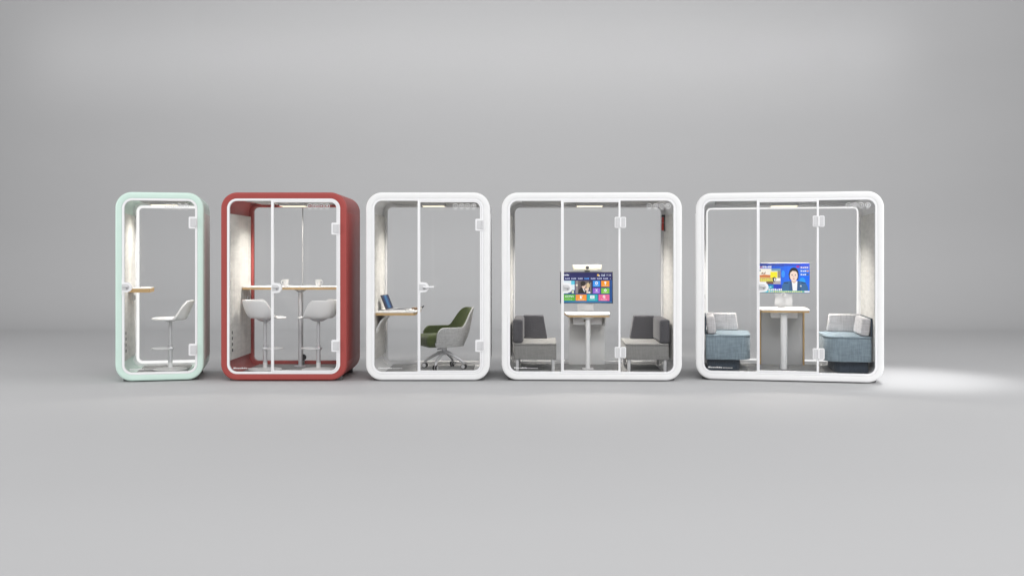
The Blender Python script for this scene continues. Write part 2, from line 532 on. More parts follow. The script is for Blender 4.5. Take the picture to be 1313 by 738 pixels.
pod(1, 'phone_booth', 'narrow mint green one-person booth with a single glass door', 'booth', 1.02, 1.0, 'mint',
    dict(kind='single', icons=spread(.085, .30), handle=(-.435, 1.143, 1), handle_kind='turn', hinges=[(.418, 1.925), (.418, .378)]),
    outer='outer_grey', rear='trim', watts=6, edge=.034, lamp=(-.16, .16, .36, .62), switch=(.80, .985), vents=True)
pod(2, 'meeting_booth', 'red two-person booth with bar table and two white stools inside', 'booth', 1.524, 1.10, 'red',
    dict(kind='multi', mullions=[-.137], door=(-.137, .69), icons=spread(.318, .527), handle=(-.137, 1.131, 1), handle_kind='turn', hinges=[(.668, 1.85), (.668, .431)], logo=.05),
    lamp=(-.20, .13, .62, .85), switch=(.86, .96), vents=True, seam=True)
pod(3, 'office_booth', 'white booth with a desk, a laptop and a green swivel chair', 'booth', 1.505, 1.10, 'white',
    dict(kind='multi', mullions=[-.109], door=(-.109, .68), icons=spread(.337, .556), handle=(-.105, 1.140, 1), handle_kind='lever', hinges=[(.662, 1.897), (.662, .431)], logo=.05),
    rear='plate', lamp=(-.13, .16, .62, .85))
pod(4, 'meeting_booth', 'wide white booth holding charcoal grey sofas and a screen of coloured tiles', 'booth', 2.187, 1.15, 'white',
    dict(kind='multi', mullions=[-.354, .345], door=(-.354, .345), icons=spread(.70, .925), handle=(-.350, 1.131, 1), handle_kind='turn', hinges=[(.348, 1.925), (.348, .352)], big=True, logo=.05),
    rear='plate', watts=24, lamp=(-.16, .18, .62, .88), switch=(.92, .985))
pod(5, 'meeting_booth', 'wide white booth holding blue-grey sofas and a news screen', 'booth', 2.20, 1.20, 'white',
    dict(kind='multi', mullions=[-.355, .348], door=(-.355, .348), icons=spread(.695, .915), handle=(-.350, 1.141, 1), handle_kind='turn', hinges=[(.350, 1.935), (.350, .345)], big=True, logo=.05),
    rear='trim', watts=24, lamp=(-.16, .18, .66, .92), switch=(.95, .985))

FLOOR = 0.1005
def inpod(p, name, label, cat, x, y, z=FLOOR, rz=0.0, group=None):
    return thing(name, label, cat, W(p, x, y, z), POD[p][2] + rz, group)

# ------------------------------------------------------------------ bar stools (origin on the carpet, facing +X)
def shell_mesh(name, parent, hb, s0, s1, R0, z, wrapw, flare, mat, sx=1.0, thick=.014):
    NF, NT = 64, 18
    vs, fs = [], []
    def sm(a, b, x):
        t = max(0, min(1, (x - a) / (b - a))); return t * t * (3 - 2 * t)
    for j in range(NT + 1):
        t = j / NT
        for i in range(NF):
            ph = 2 * pi * i / NF; c = -cos(ph)
            h = hb * sm(s0, s1, c)
            if t < .58:
                r = R0 * t / .58; zz = -.016 * (1 - (t / .58) ** 2)
            else:
                w = (t - .58) / .42
                r = R0 + wrapw * sin(w * pi / 2) + flare * w * w * sm(s0, s1, c)
                zz = h * (1 - cos(w * pi / 2)) * .55 + h * w * .45 - (.012 * w * w) * (1 - sm(s0, s1, c))
            vs.append((r * cos(ph) * sx, r * sin(ph), z + zz))
    for j in range(NT):
        for i in range(NF):
            k = (i + 1) % NF
            fs.append((j * NF + i, j * NF + k, (j + 1) * NF + k, (j + 1) * NF + i))
    mb = MB(); mb.add(vs, fs, mat)
    o = mb.build(name, parent, smooth=180)
    sol = o.modifiers.new('thick', 'SOLIDIFY'); sol.thickness = thick; sol.offset = 0
    bv = o.modifiers.new('soft', 'BEVEL'); bv.width = .004; bv.segments = 2; bv.limit_method = 'ANGLE'
    return o

def stool(p, label, x, y, rz, tub, group=None):
    t = inpod(p, 'bar_stool', label, 'stool', x, y, FLOOR, rz, group)
    if tub: shell_mesh('seat', t, .215, -.62, .12, .165, .655, .062, .015, M['stool'], 1.12)
    else: shell_mesh('seat', t, .225, .28, .92, .165, .638, .03, .055, M['stool'], 1.12, .026)
    mb = MB(); mb.lathe([(.203, 0), (.206, .005), (.198, .011), (.12, .016), (.045, .020), (.028, .03), (.027, .09)], M['stool'], 56); mb.build('base', t)
    mb = MB(); mb.lathe([(.0265, .06), (.0265, .30), (.030, .302), (.030, .315), (.021, .318), (.021, .60), (.060, .606), (.105, .63), (.105, .638)], M['chrome'], 28); mb.build('pole', t)
    pts = []
    for i in range(29):
        a = radians(20 + 320 * i / 28)
        pts.append((.115 - .115 * cos(a) - .01, .085 * sin(a), .262))
    mb = MB(); mb.tube([(0.02, .03, .262)] + pts + [(.02, -.03, .262)], .0095, M['stool'], 10)
    mb.box(-.036, .036, -.036, .036, .245, .28, M['chrome'], .012); mb.build('footrest', t)
    mb = MB(); mb.tube([(.02, -.04, .60), (.06, -.13, .585), (.07, -.17, .575)], .006, M['chrome'], 8); mb.build('lever', t)
    return t

stool(1, 'white bar stool with a low back, alone in the mint booth', .078, .40, radians(180 - 6), False)
stool(2, 'white tub bar stool beside the felt wall, its back to the left', -.315, .37, radians(14), True, 'tub bar stools in the red booth')
stool(2, 'white tub bar stool beside the door hinges, its back to the right', .352, .37, radians(180 - 14), True, 'tub bar stools in the red booth')

# ------------------------------------------------------------------ furniture of booth 1
def rpoly(x0, x1, y0, y1, r, seg=6): return rr_loop(x0, x1, y0, y1, r, seg)

t = inpod(1, 'wall_shelf', 'small plywood-edged wall shelf behind the round handle of the mint booth', 'shelf', -.26, .30, 1.068)
mb = MB(); mb.prism(rpoly(-.148, .105, 0, .46, .012), 0, .048, M['ply'], M['ply']); mb.build('board', t)
mb = MB(); mb.prism(rpoly(-.147, .104, .002, .458, .012), .0482, .054, M['laminate'], M['laminate']); mb.build('top', t)

# ------------------------------------------------------------------ booth 2: bar table, mugs
t = inpod(2, 'bar_table', 'long plywood-edged bar table across the red booth on one grey pole', 'table', .0, .55, FLOOR)
mb = MB(); mb.prism(rpoly(-.655, .655, 0, .42, .02), .992, 1.018, M['ply'], M['ply']); mb.build('edge_band', t)
mb = MB(); mb.prism(rpoly(-.657, .657, -.002, .422, .02), 1.0185, 1.030, M['laminate'], M['laminate']); mb.build('tabletop', t)
mb = MB(); mb.lathe([(.026, .006), (.026, .95), (.07, .975), (.07, .985)], M['chrome'], 24, (.04, .22, 0)); mb.build('pole', t)
mb = MB(); mb.lathe([(.075, 0), (.075, .006), (.03, .010)], M['chrome'], 32, (.04, .22, 0)); mb.build('foot_plate', t)
def mug(label, x, y, rz):
    t = inpod(2, 'mug', label, 'mug', x, y, FLOOR + 1.0305, rz, 'mugs on the bar table')
    mb = MB(); mb.lathe([(.022, 0), (.028, .002), (.034, .07), (.038, .088), (.0345, .088), (.031, .070), (.025, .008)], M['stool'], 28); mb.build('cup', t)
    mb = MB(); mb.tube([(.033, 0, .072), (.052, 0, .074), (.062, 0, .056), (.056, 0, .034), (.030, 0, .022)], .0048, M['stool'], 8); mb.build('handle', t)
    mb = MB(); mb.lathe([(.03, -.0), (.06, .004), (.066, .008), (.06, .006), (.03, .002)], M['stool'], 28) if False else mb
mug('white mug by the door handle, handle turned left', -.135, .72, radians(180))
mug('white mug standing alone on the right half of the bar table', .284, .70, radians(-15))
t = inpod(2, 'floor_socket', 'round black socket on the floor behind the bar table pole', 'socket', .035, .955, FLOOR)
mb = MB(); mb.box(-.02, .02, -.010, .012, 0, .07, M['foot'], .004); mb.build('stem', t)
mb = MB(); mb.disc_y(0, .095, .042, -.014, .016, M['black'], 28); mb.build('plug_face', t)

# ------------------------------------------------------------------ booth 3: desk, laptop, books, swivel chair
t = inpod(3, 'wall_desk', 'white wall desk with plywood edge and curved felt support', 'desk', -.40, .12, .79)
mb = MB(); mb.prism(rpoly(-.275, .235, 0, .84, .05), 0, .032, M['ply'], M['ply']); mb.build('edge_band', t)
mb = MB(); mb.prism(rpoly(-.275, .237, -.002, .842, .05), .0325, .046, M['laminate'], M['laminate']); mb.build('desktop', t)
mb = MB()
arc = [(-.270 + .20 * (1 - cos(a)), -.33 + .325 * sin(a)) for a in [pi / 2 * i / 16 for i in range(17)]]
arc2 = [(x - .010 if i else x - .0, z + .010) for i, (x, z) in enumerate(arc)]
lo = [[(x, y, z) for x, z in arc] for y in (.10, .78)]
mb.bridge(lo, M['felt'], closed=False)
bk = mb.build('support', t, smooth=60)
sol = bk.modifiers.new('thick', 'SOLIDIFY'); sol.thickness = .012; sol.offset = 0
mb = MB(); mb.tube([(x, .097, z) for x, z in arc], .009, M['trim'], 8); mb.build('edge_strip', bk)

t = inpod(3, 'laptop', 'open laptop with a blue screen on the white wall desk', 'laptop', -.415, .50, .8365, radians(-9))
mb = MB(); mb.box(-.115, .115, -.16, .16, 0, .014, M['silver'], .005)
mb.box(-.03, .10, -.14, .14, .0135, .0155, M['bezel']); mb.build('keyboard_base', t)
lean = Matrix.Translation((-.112, 0, .012)) @ Matrix.Rotation(radians(-22), 4, 'Y')
mb = MB(); mb.box(-.006, .006, -.16, .16, 0, .195, M['bezel'], .003, xf=lean); lid = mb.build('lid', t)
mb = MB()
for i in range(7):
    y0 = -.148 + i * .0423
    mb.box(.0062, .0078, y0, y0 + .0422, .014, .184, E([(14, 44, 96), (20, 70, 140), (40, 130, 205), (70, 170, 225), (30, 110, 190), (16, 62, 130), (10, 34, 80)][i], .45), xf=lean)
mb.build('screen', lid, smooth=0)
t = inpod(3, 'notebook', 'white open notebook at the end of the desk', 'notebook', -.245, .30, .8365, radians(8))
mb = MB(); mb.box(-.055, .055, -.08, .08, 0, .016, M['paper'], .004); mb.build('pages', t)
mb = MB(); mb.box(-.058, .058, -.083, .083, -.0003, .004, M['plate'], .001); mb.build('cover', t)
t = inpod(3, 'book', 'small brown book next to the white notebook', 'book', -.185, .58, .8365, radians(-6))
mb = MB(); mb.box(-.055, .045, -.085, .085, .0, .028, M['brown'], .003); mb.build('cover', t)
mb = MB(); mb.box(-.052, .0468, -.080, .080, .004, .024, M['paper'], .001); mb.build('pages', t)
o = MB().tube([(-.06, 0, .004), (-.02, 0, .006), (.005, .0, .014), (.022, 0, .030), (.028, 0, .036)], [.006, .008, .009, .008, .004], M['black'], 10)
o = o.build('pen', None, loc=W(3, -.150, .85, .838)); tag(o, 'small black pen tip curling up past the desk edge', 'pen')

def swivel_chair():
    t = inpod(3, 'swivel_chair', 'green upholstered swivel chair with pale grey outer shell on castors', 'chair', .165, .50, FLOOR, radians(180 + 25))
    z0 = .285
    N, K = 60, 14
    hwid, fl_, rb = .275, .215, .275
    def plan(u):          # u in 0..1 from the right arm's front round the back to the left arm's front
        straight = fl_ + .02
        L = straight * 2 + pi * rb
        d = u * L
        if d < straight: return fl_ - d, -hwid, 0.0
        d -= straight
        if d < pi * rb:
            a = d / rb
            return -.02 - rb * sin(a) * 1.0, -hwid * cos(a), sin(a)
        d -= pi * rb
        return -.02 + d, hwid, 0.0
    def topz(u):
        b = plan(u)[2]
        s = max(0, min(1, (b - .42) / .52)); s = s * s * (3 - 2 * s)
        z = .525 + .236 * s
        e = min(u, 1 - u) / .085
        if e < 1: z = z0 + .06 + (z - z0 - .06) * math.sqrt(max(0, 1 - (1 - e) ** 2))
        return z
    def surf(ins, taper, zbot):
        loops = []
        for k in range(K + 1):
            w = k / K; row = []
            for i in range(N + 1):
                u = i / N
                x, y, b = plan(u)
                zt = topz(u); z = zbot + (zt - zbot) * w
                hh = (z - z0) / .49
                sc = 1 - taper * (1 - min(1, hh * 2.2)) ** 2
                x2, y2 = x * sc, y * sc
                n = math.hypot(x, y) or 1
                x2 -= ins * (x / n if b > 0 else 0); y2 -= ins * (y / n if b > 0 else (1 if y > 0 else -1))
                x2 -= .22 * max(0, z - z0 - .05) * b
                row.append((x2, y2, z))
            loops.append(row)
        return loops
    A = surf(0, .16, z0); B = surf(.045, .16, z0 + .03)
    mb = MB(); mb.bridge(A, M['chair_grey'], closed=False); mb.bridge([A[-1], [tuple((Vector(p) * .55 + Vector(q) * .45) + Vector((0, 0, .006))) for p, q in zip(A[-1], B[-1])]], M['chair_grey'], closed=False)
    for e in (0, -1):
        mb.bridge([[r[e] for r in A], [tuple(Vector(p[e]) * .5 + Vector(q[e]) * .5 + Vector((.012, 0, 0))) for p, q in zip(A, B)]], M['chair_grey'], closed=False)
    bl = [(x * .98, y * .98, z0) for x, y, z in A[0]]
    mb.add(bl + [(0.1, 0, z0 - .012)], [(i, i + 1, len(bl)) for i in range(len(bl) - 1)], M['chair_grey'])
    mb.build('outer_shell', t, smooth=60)
    mb = MB(); mb.bridge(B, M['green'], closed=False); mb.bridge([[tuple((Vector(p) * .55 + Vector(q) * .45) + Vector((0, 0, .006))) for p, q in zip(A[-1], B[-1])], B[-1]], M['green'], closed=False)
    for e in (0, -1):
        mb.bridge([[tuple(Vector(p[e]) * .5 + Vector(q[e]) * .5 + Vector((.012, 0, 0))) for p, q in zip(A, B)], [r[e] for r in B]], M['green'], closed=False)
    mb.build('liner', t, smooth=60)
    mb = MB(); mb.box(-.15, .30, -.205, .205, z0 - .004, z0 + .155, M['green'], .06, 5); mb.build('seat', t, smooth=60)
    mb = MB(); mb.lathe([(.030, .17), (.034, .20), (.034, .26), (.09, .268), (.09, .285)], M['chrome'], 24); mb.build('column', t)
    for k in range(4):
        a = radians(45 + 90 * k); c, s = cos(a), sin(a)
        mb = MB()
        mb.tube([(c * r, s * r, z) for r, z in ((.0, .205), (.07, .195), (.16, .15), (.235, .108), (.262, .085), (.268, .055))], [.026, .023, .019, .017, .016, .012], M['chrome'], 12)
        lg = mb.build('leg', t, smooth=60)
        for q in (-.017, .017):
            wl = MB()
            cx_, cy_ = c * .268 - s * q, s * .268 + c * q
            ax = Matrix.Translation((cx_, cy_, .033)) @ Matrix.Rotation(a, 4, 'Z')
            pts = []
            for yy, rr in ((-.011, .026), (-.008, .033), (.008, .033), (.011, .026)):
                pts.append([tuple(ax @ Vector((rr * cos(2 * pi * j / 20), yy, rr * sin(2 * pi * j / 20)))) for j in range(20)])
            wl.bridge(pts, M['black'], caps=(M['plate'], M['plate'])); wl.build('castor', lg)
    mb = MB(); mb.tube([(.0, -.03, .25), (.02, -.15, .235), (.02, -.19, .225)], .007, M['black'], 8); mb.build('lever', t)
    return t
swivel_chair()

# ------------------------------------------------------------------ screens (flat pictures, built as thin coloured layers)
class Screen:
    """u to the right, v downwards, both 0..1 over the picture area; every new layer sits 0.25 mm in front of the last"""
    def __init__(s, w, h):
        s.w, s.h, s.mb, s.y = w, h, MB(), 0.0
    def poly(s, pts, rgb, k=1.0, step=True):
        if step: s.y -= .00025
        q = [((u - .5) * s.w, s.y, (.5 - v) * s.h) for u, v in pts]
        s.mb.add(q, [tuple(range(len(q)))], E(rgb, k)); return s
    def rect(s, u0, v0, u1, v1, rgb, k=1.0, step=True): return s.poly([(u0, v0), (u0, v1), (u1, v1), (u1, v0)], rgb, k, step)
    def disc(s, u, v, r, rgb, ry=None, k=1.0, a0=0, a1=360, n=22):
        asp = s.w / s.h; ry = ry if ry else r * asp
        s.poly([(u + r * cos(radians(a0 + (a1 - a0) * i / n)), v - ry * sin(radians(a0 + (a1 - a0) * i / n))) for i in range(n)], rgb, k); return s
    def dashes(s, u0, u1, v0, v1, n, rgb):
        s.y -= .00025; u = u0; st = (u1 - u0) / n
        for i in range(n):
            s.rect(u + st * .08, v0 + (.25 * (v1 - v0) if i % 3 == 1 else 0), u + st * (.72 + .12 * (i % 2)), v1, rgb, step=False); u += st
    def text(s, body, u, v, size, rgb, bold=False):
        cu = bpy.data.curves.new('lettering', 'FONT'); cu.body = body; cu.size = size; cu.align_x = 'CENTER'; cu.align_y = 'CENTER'
        if bold: cu.offset = size * .02
        ob = bpy.data.objects.new('lettering', cu); COL.objects.link(ob)
        dg = bpy.context.evaluated_depsgraph_get(); me = ob.evaluated_get(dg).to_mesh()
        s.y -= .0003
        vs = [((u - .5) * s.w + p.co.x, s.y, (.5 - v) * s.h + p.co.y) for p in me.vertices]
        s.mb.add(vs, [tuple(f.vertices) for f in me.polygons], E(rgb))
        ob.evaluated_get(dg).to_mesh_clear(); bpy.data.objects.remove(ob); bpy.data.curves.remove(cu)
    def build(s, parent, y): return s.mb.build('screen', parent, smooth=0, loc=(0, y, 0))

def mix(a, b, t): return tuple(a[i] + (b[i] - a[i]) * t for i in range(3))

# booth 4: menu screen
t = inpod(4, 'television', 'wall screen showing a menu of coloured tiles under a cream camera bar', 'screen', -.021, 1.015, 1.105)
w, h = .696, .418
mb = MB(); mb.box(-w / 2, w / 2, -.018, .018, -h / 2, h / 2, M['bezel'], .004); mb.build('casing', t)
S = Screen(w - .022, h - .022)
for i in range(12):
    c = mix((22, 22, 96), (18, 40, 120), i / 6) if i < 6 else mix((18, 46, 124), (34, 120, 178), (i - 6) / 5)
    S.rect(0, i / 12, 1, (i + 1) / 12, c, .85, step=(i == 0))
S.rect(.90, .25, 1, .97, (20, 84, 160), .8)
S.dashes(.05, .165, .06, .105, 5, (235, 238, 250))
S.disc(.725, .085, .020, (250, 205, 70)); S.disc(.748, .105, .014, (235, 240, 250))
S.dashes(.79, .865, .055, .125, 3, (190, 200, 225)); S.text('17:28', .925, .09, .030, (225, 230, 245))
for k, (a, b) in enumerate(((.085, .175), (.205, .30), (.335, .425), (.46, .55), (.585, .675), (.705, .80), (.825, .92))):
    S.dashes(a, b, .175, .225, 4, (80, 160, 255) if k == 3 else (190, 196, 228))
S.rect(.96, .175, .965, .23, (190, 196, 228))
# left picture tile: bright sea and sky
S.rect(.005, .27, .27, .69, (226, 238, 244)); S.rect(.20, .27, .27, .40, (90, 200, 226)); S.rect(.14, .58, .27, .69, (60, 74, 120)); S.disc(.18, .60, .03, (150, 150, 170)); S.rect(.215, .60, .255, .69, (220, 224, 190))
# middle picture tile: a man in a dark suit holding a cup to a companion
S.rect(.285, .27, .605, .69, (96, 84, 88)); S.rect(.285, .27, .335, .69, (142, 132, 134)); S.disc(.31, .42, .02, (236, 222, 200)); S.rect(.55, .27, .605, .60, (54, 48, 56)); S.rect(.575, .33, .59, .60, (150, 134, 130))
S.poly([(.335, .69), (.35, .57), (.395, .49), (.43, .50), (.47, .60), (.50, .69)], (16, 14, 18))
S.disc(.53, .43, .035, (214, 190, 150), .09); S.poly([(.50, .52), (.54, .50), (.57, .69), (.50, .69)], (226, 206, 190))
S.poly([(.425, .53), (.455, .55), (.47, .66), (.45, .62)], (238, 238, 240))
S.disc(.445, .435, .040, (238, 206, 186), .10); S.disc(.432, .365, .050, (30, 22, 24), .085); S.poly([(.385, .36), (.41, .34), (.415, .47), (.395, .44)], (30, 22, 24))
S.rect(.45, .425, .458, .435, (60, 40, 40)); S.rect(.468, .425, .476, .435, (60, 40, 40)); S.rect(.458, .485, .474, .493, (190, 110, 100))
S.poly([(.47, .53), (.52, .50), (.535, .56), (.48, .60)], (238, 210, 192)); S.disc(.545, .60, .016, (60, 50, 130)); S.disc(.56, .66, .018, (230, 230, 236))
for u0, v0, u1, v1, c, kind in ((.625, .27, .765, .47, (40, 150, 240), 's'), (.785, .27, .945, .47, (246, 150, 22), 't'), (.625, .515, .765, .695, (150, 96, 214), 'x'), (.785, .515, .945, .695, (120, 198, 60), 'e'),
                            (.02, .725, .28, .935, (84, 176, 34), 'c'), (.29, .725, .50, .935, (246, 152, 44), 'k'), (.51, .725, .715, .935, (22, 176, 180), 'b'), (.735, .725, .945, .935, (236, 104, 150), 'q')):
    S.rect(u0, v0, u1, v1, c)
    cu, cv = (u0 + u1) / 2, v0 + (v1 - v0) * .40
    wh = (246, 250, 252)
    if kind == 's': S.disc(cu, cv, .028, wh, .05); S.disc(cu, cv, .013, c, .024)
    elif kind == 't': S.disc(cu, cv - .02, .020, wh, .035); S.rect(cu - .008, cv, cu + .008, cv + .06, wh)
    elif kind == 'x':
        S.poly([(cu - .026, cv - .05), (cu - .016, cv - .05), (cu + .022, cv + .04), (cu + .010, cv + .04)], wh); S.poly([(cu + .016, cv - .05), (cu + .026, cv - .05), (cu - .012, cv + .04), (cu - .022, cv + .04)], wh)
    elif kind == 'e': S.poly([(cu - .035, cv), (cu, cv - .05), (cu + .035, cv), (cu, cv + .05)], wh); S.disc(cu, cv, .011, c)
    elif kind == 'c': S.text('CCTV+', cu + .02, cv - .01, .036, wh, True)
    elif kind == 'k': S.poly([(cu - .022, cv - .05), (cu - .008, cv - .05), (cu + .022, cv + .05), (cu - .022, cv + .05)], wh); S.disc(cu + .016, cv - .03, .010, wh)
    elif kind == 'b': S.rect(cu - .042, cv - .05, cu + .042, cv + .05, wh); S.dashes(cu - .026, cu + .026, cv - .012, cv + .014, 3, c)
    else: S.disc(cu, cv - .01, .024, wh, .044); S.disc(cu, cv - .01, .012, c, .022); S.poly([(cu + .006, cv + .02), (cu + .014, cv + .012), (cu + .028, cv + .055), (cu + .018, cv + .06)], wh)
    S.dashes(cu - (u1 - u0) * .28, cu + (u1 - u0) * .28, v1 - .052, v1 - .028, 6, mix(c, (255, 255, 255), .6))
S.build(t, -.0185)
mb = MB(); mb.box(-.115, .095, .004, .028, -.345, -h / 2 + .01, M['plate'], .004); mb.build('stand_neck', t)
t = inpod(4, 'conference_camera', 'cream camera bar with a black lens on top of the menu screen', 'camera', -.012, 1.01, 1.3145)
mb = MB(); mb.box(-.188, .188, -.030, .022, .014, .092, M['cream'], .012, 3); mb.build('body', t)
mb = MB(); mb.disc_y(.0, .056, .024, -.036, -.029, M['black']); mb.disc_y(.0, .056, .013, -.039, -.035, M['bezel']); mb.build('lens', t)
mb = MB(); mb.box(-.034, .034, -.024, .02, .0003, .016, M['black'], .003); mb.build('clip', t)
mb = MB(); mb.box(-.020, .020, -.022, .0, .091, .097, M['black'], .002); mb.build('top_sensor', t)
mb = MB(); mb.box(-.175, .175, -.024, .018, .0915, .0945, M['bezel'], .001); mb.build('top_grille', t)

# booth 5: newsreader screen
t = inpod(5, 'television', 'screen showing a newsreader in a blue jacket on a blue studio background', 'screen', .024, 1.05, 1.232)
w, h = .668, .398
mb = MB(); mb.box(-w / 2, w / 2, -.018, .018, -h / 2, h / 2, M['seal'], .004); mb.build('casing', t)
S = Screen(w - .016, h - .016)
for i in range(14):
    S.rect(i / 14, 0, (i + 1) / 14, 1, mix((24, 70, 190), (6, 110, 250), min(1, i / 8)), 1.0, step=(i == 0))
for i in range(6):
    S.rect(i / 6, .0, (i + 1) / 6, .10 - .01 * (i % 2), mix((30, 60, 150), (20, 80, 230), i / 5), 1.0, step=(i == 0))
S.poly([(.0, .72), (.30, .74), (.34, .86), (.20, 1), (0, 1)], (26, 150, 186)); S.rect(.30, .72, .46, .90, (14, 50, 190))
S.disc(.49, .36, .035, (40, 150, 250), .12); S.disc(.86, .62, .06, (30, 160, 250), .14)
S.dashes(.01, .27, .09, .155, 7, (236, 238, 250)); S.dashes(.01, .09, .10, .15, 3, (190, 60, 90))
S.rect(.02, .18, .44, .71, (246, 240, 226)); S.rect(.26, .18, .44, .26, (120, 160, 180)); S.rect(.38, .26, .44, .50, (150, 140, 126))
S.poly([(.02, .42), (.12, .38), (.30, .41), (.30, .56), (.02, .58)], (236, 160, 96)); S.poly([(.02, .40), (.10, .41), (.24, .42), (.24, .47), (.02, .46)], (206, 112, 56))
S.poly([(.05, .36), (.09, .30), (.11, .35), (.15, .28), (.14, .37)], (150, 110, 80))
S.rect(.02, .48, .26, .63, (214, 180, 110)); S.poly([(.16, .63), (.24, .58), (.34, .66), (.44, .63), (.44, .71), (.16, .71)], (116, 82, 62)); S.rect(.30, .60, .44, .71, (186, 176, 176))
S.dashes(.05, .30, .52, .62, 6, (226, 224, 90)); S.rect(.24, .29, .375, .49, (250, 238, 22)); S.poly([(.28, .50), (.32, .46), (.36, .52), (.33, .64), (.29, .62)], (60, 50, 40)); S.dashes(.31, .43, .51, .60, 3, (250, 250, 250)); S.rect(.025, .22, .05, .27, (20, 110, 140))
S.dashes(.16, .27, .79, .84, 3, (160, 226, 240)); S.rect(.165, .865, .20, .925, (14, 40, 90)); S.dashes(.20, .475, .865, .925, 7, (248, 250, 252))
# newsreader
S.poly([(.46, .93), (.47, .76), (.50, .64), (.62, .60), (.80, .60), (.92, .65), (.96, .78), (.98, .93)], (52, 106, 156))
S.poly([(.64, .60), (.78, .60), (.755, .93), (.655, .93)], (248, 248, 250))
S.poly([(.62, .60), (.655, .60), (.675, .93), (.60, .93)], (40, 86, 136)); S.poly([(.765, .60), (.80, .60), (.84, .93), (.755, .93)], (40, 86, 136))
S.poly([(.50, .66), (.58, .65), (.59, .685), (.51, .69)], (24, 54, 96)); S.poly([(.84, .64), (.92, .66), (.92, .69), (.84, .675)], (24, 54, 96)); S.disc(.83, .77, .016, (236, 244, 250)); S.disc(.83, .77, .008, (210, 190, 120))
S.disc(.694, .345, .093, (26, 20, 26), .205); S.poly([(.592, .36), (.62, .33), (.635, .58), (.612, .55)], (26, 20, 26)); S.poly([(.765, .33), (.792, .36), (.778, .55), (.75, .58)], (26, 20, 26))
S.poly([(.655, .50), (.735, .50), (.74, .62), (.70, .68), (.65, .62)], (232, 196, 178)); S.disc(.694, .42, .076, (248, 222, 208), .195)
S.poly([(.616, .37), (.618, .27), (.66, .21), (.73, .21), (.77, .27), (.772, .37), (.758, .31), (.73, .265), (.67, .255), (.63, .31)], (26, 20, 26))
for du in (-.032, .032):
    S.rect(.694 + du - .014, .375, .694 + du + .014, .385, (70, 50, 50)); S.disc(.694 + du, .405, .011, (50, 36, 40), .012)
S.poly([(.688, .41), (.700, .41), (.704, .47), (.684, .47)], (230, 190, 172)); S.disc(.694, .525, .018, (206, 96, 100), .014)
S.rect(.745, .075, .80, .15, (176, 40, 150)); 
for k, v in enumerate((.095, .215, .335)):
    S.rect(.81, v, .985, v + .085, (60, 130, 236) if k else (110, 110, 220)); S.dashes(.825, .975, v + .02, v + .068, 4, (238, 240, 250))
    if k: S.rect(.94, v + .02, .98, v + .066, (236, 176, 110) if k == 1 else (60, 60, 90))
S.rect(.0, .935, 1, .99, (120, 196, 150)); S.rect(.0, .935, .30, .99, (90, 200, 220)); S.dashes(.20, .86, .945, .982, 16, (240, 236, 130)); S.rect(.90, .935, 1, .99, (240, 244, 246))
S.build(t, -.0185)
mb = MB(); mb.box(-.112, .112, .002, .028, -.372, -h / 2 + .01, M['plate'], .004); mb.build('stand_neck', t)
mb = MB(); mb.disc_y(-.005, -h / 2 - .018, .028, -.030, -.004, M['plate']); mb.disc_y(-.005, -h / 2 - .018, .018, -.034, -.029, M['seal']); mb.build('webcam', t)

# ------------------------------------------------------------------ booth 4: sofas, table
def sofa_grey(side, label):
    s = side
    t = inpod(4, 'sofa', label, 'sofa', s * .70, .10, FLOOR, 0, 'charcoal sofas in the wide white booth')
    def bx(mb, x0, x1, y0, y1, z0, z1, m, r):
        a, b = sorted((s * x0, s * x1)); return mb.box(a, b, y0, y1, z0, z1, m, r, 3)
    mb = MB(); bx(mb, -.275, .245, 0, .86, .152, .322, M['sofa_grey'], .010); mb.build('base', t)
    mb = MB(); bx(mb, -.277, .247, -.003, .862, .323, .348, M['sofa_grey'], .011); mb.build('seat', t)
    mb = MB()
    # back along the side wall
    bx(mb, .135, .262, .01, .86, .350, .640, M['sofa_dark'], .03); mb.build('backrest', t)
    # end rest across the rear, its free edge slanting
    y0, y1 = .745, .862
    pts = [(-.165, .349), (.150, .349), (.150, .648), (-.115, .648)]
    pts = [(s * x, z) for x, z in pts]
    if s < 0: pts = pts[::-1]
    mb = MB(); mb.poly_y(pts, y0, y1, M['sofa_dark'])
    er = mb.build('armrest', t, smooth=30)
    bv = er.modifiers.new('soft', 'BEVEL'); bv.width = .014; bv.segments = 3
    for x in (-.235, .205):
        for y in (.05, .80):
            mb = MB(); mb.lathe([(.019, 0), (.024, .152)], M['plate'], 20, (s * x, y, 0)); mb.build('leg', t)
sofa_grey(-1, 'grey sofa with charcoal backrest against the left felt wall')
sofa_grey(1, 'grey sofa with charcoal backrest on the side of the red hammer')

t = inpod(4, 'table', 'white table with plywood edge between the charcoal sofas, below the menu screen', 'table', -.020, .36, FLOOR)
zt = .655
top = [(-.265, 0), (.265, 0), (.300, .62), (-.300, .62)]
def rounded(poly, r, seg=5):
    out = []; n = len(poly)
    for i in range(n):
        p, a, b = Vector(poly[i]), Vector(poly[i - 1]), Vector(poly[(i + 1) % n])
        u, v = (a - p).normalized(), (b - p).normalized()
        s_, e_ = p + u * r, p + v * r
        for k in range(seg + 1):
            q = k / seg
            out.append(tuple((1 - q) ** 2 * s_ + 2 * q * (1 - q) * p + q * q * e_))
    return out
mb = MB(); mb.prism(rounded([(x * .985, y + .004) for x, y in top], .035), zt, zt + .020, M['ply'], M['ply']); mb.build('edge_band', t)
mb = MB(); mb.prism(rounded(top, .035), zt + .0205, zt + .034, M['laminate'], M['laminate']); mb.build('tabletop', t)
mb = MB(); mb.lathe([(.030, .006), (.030, zt - .03), (.08, zt - .012), (.08, zt)], M['trim'], 28, (-.005, .10, 0)); mb.build('pole', t)
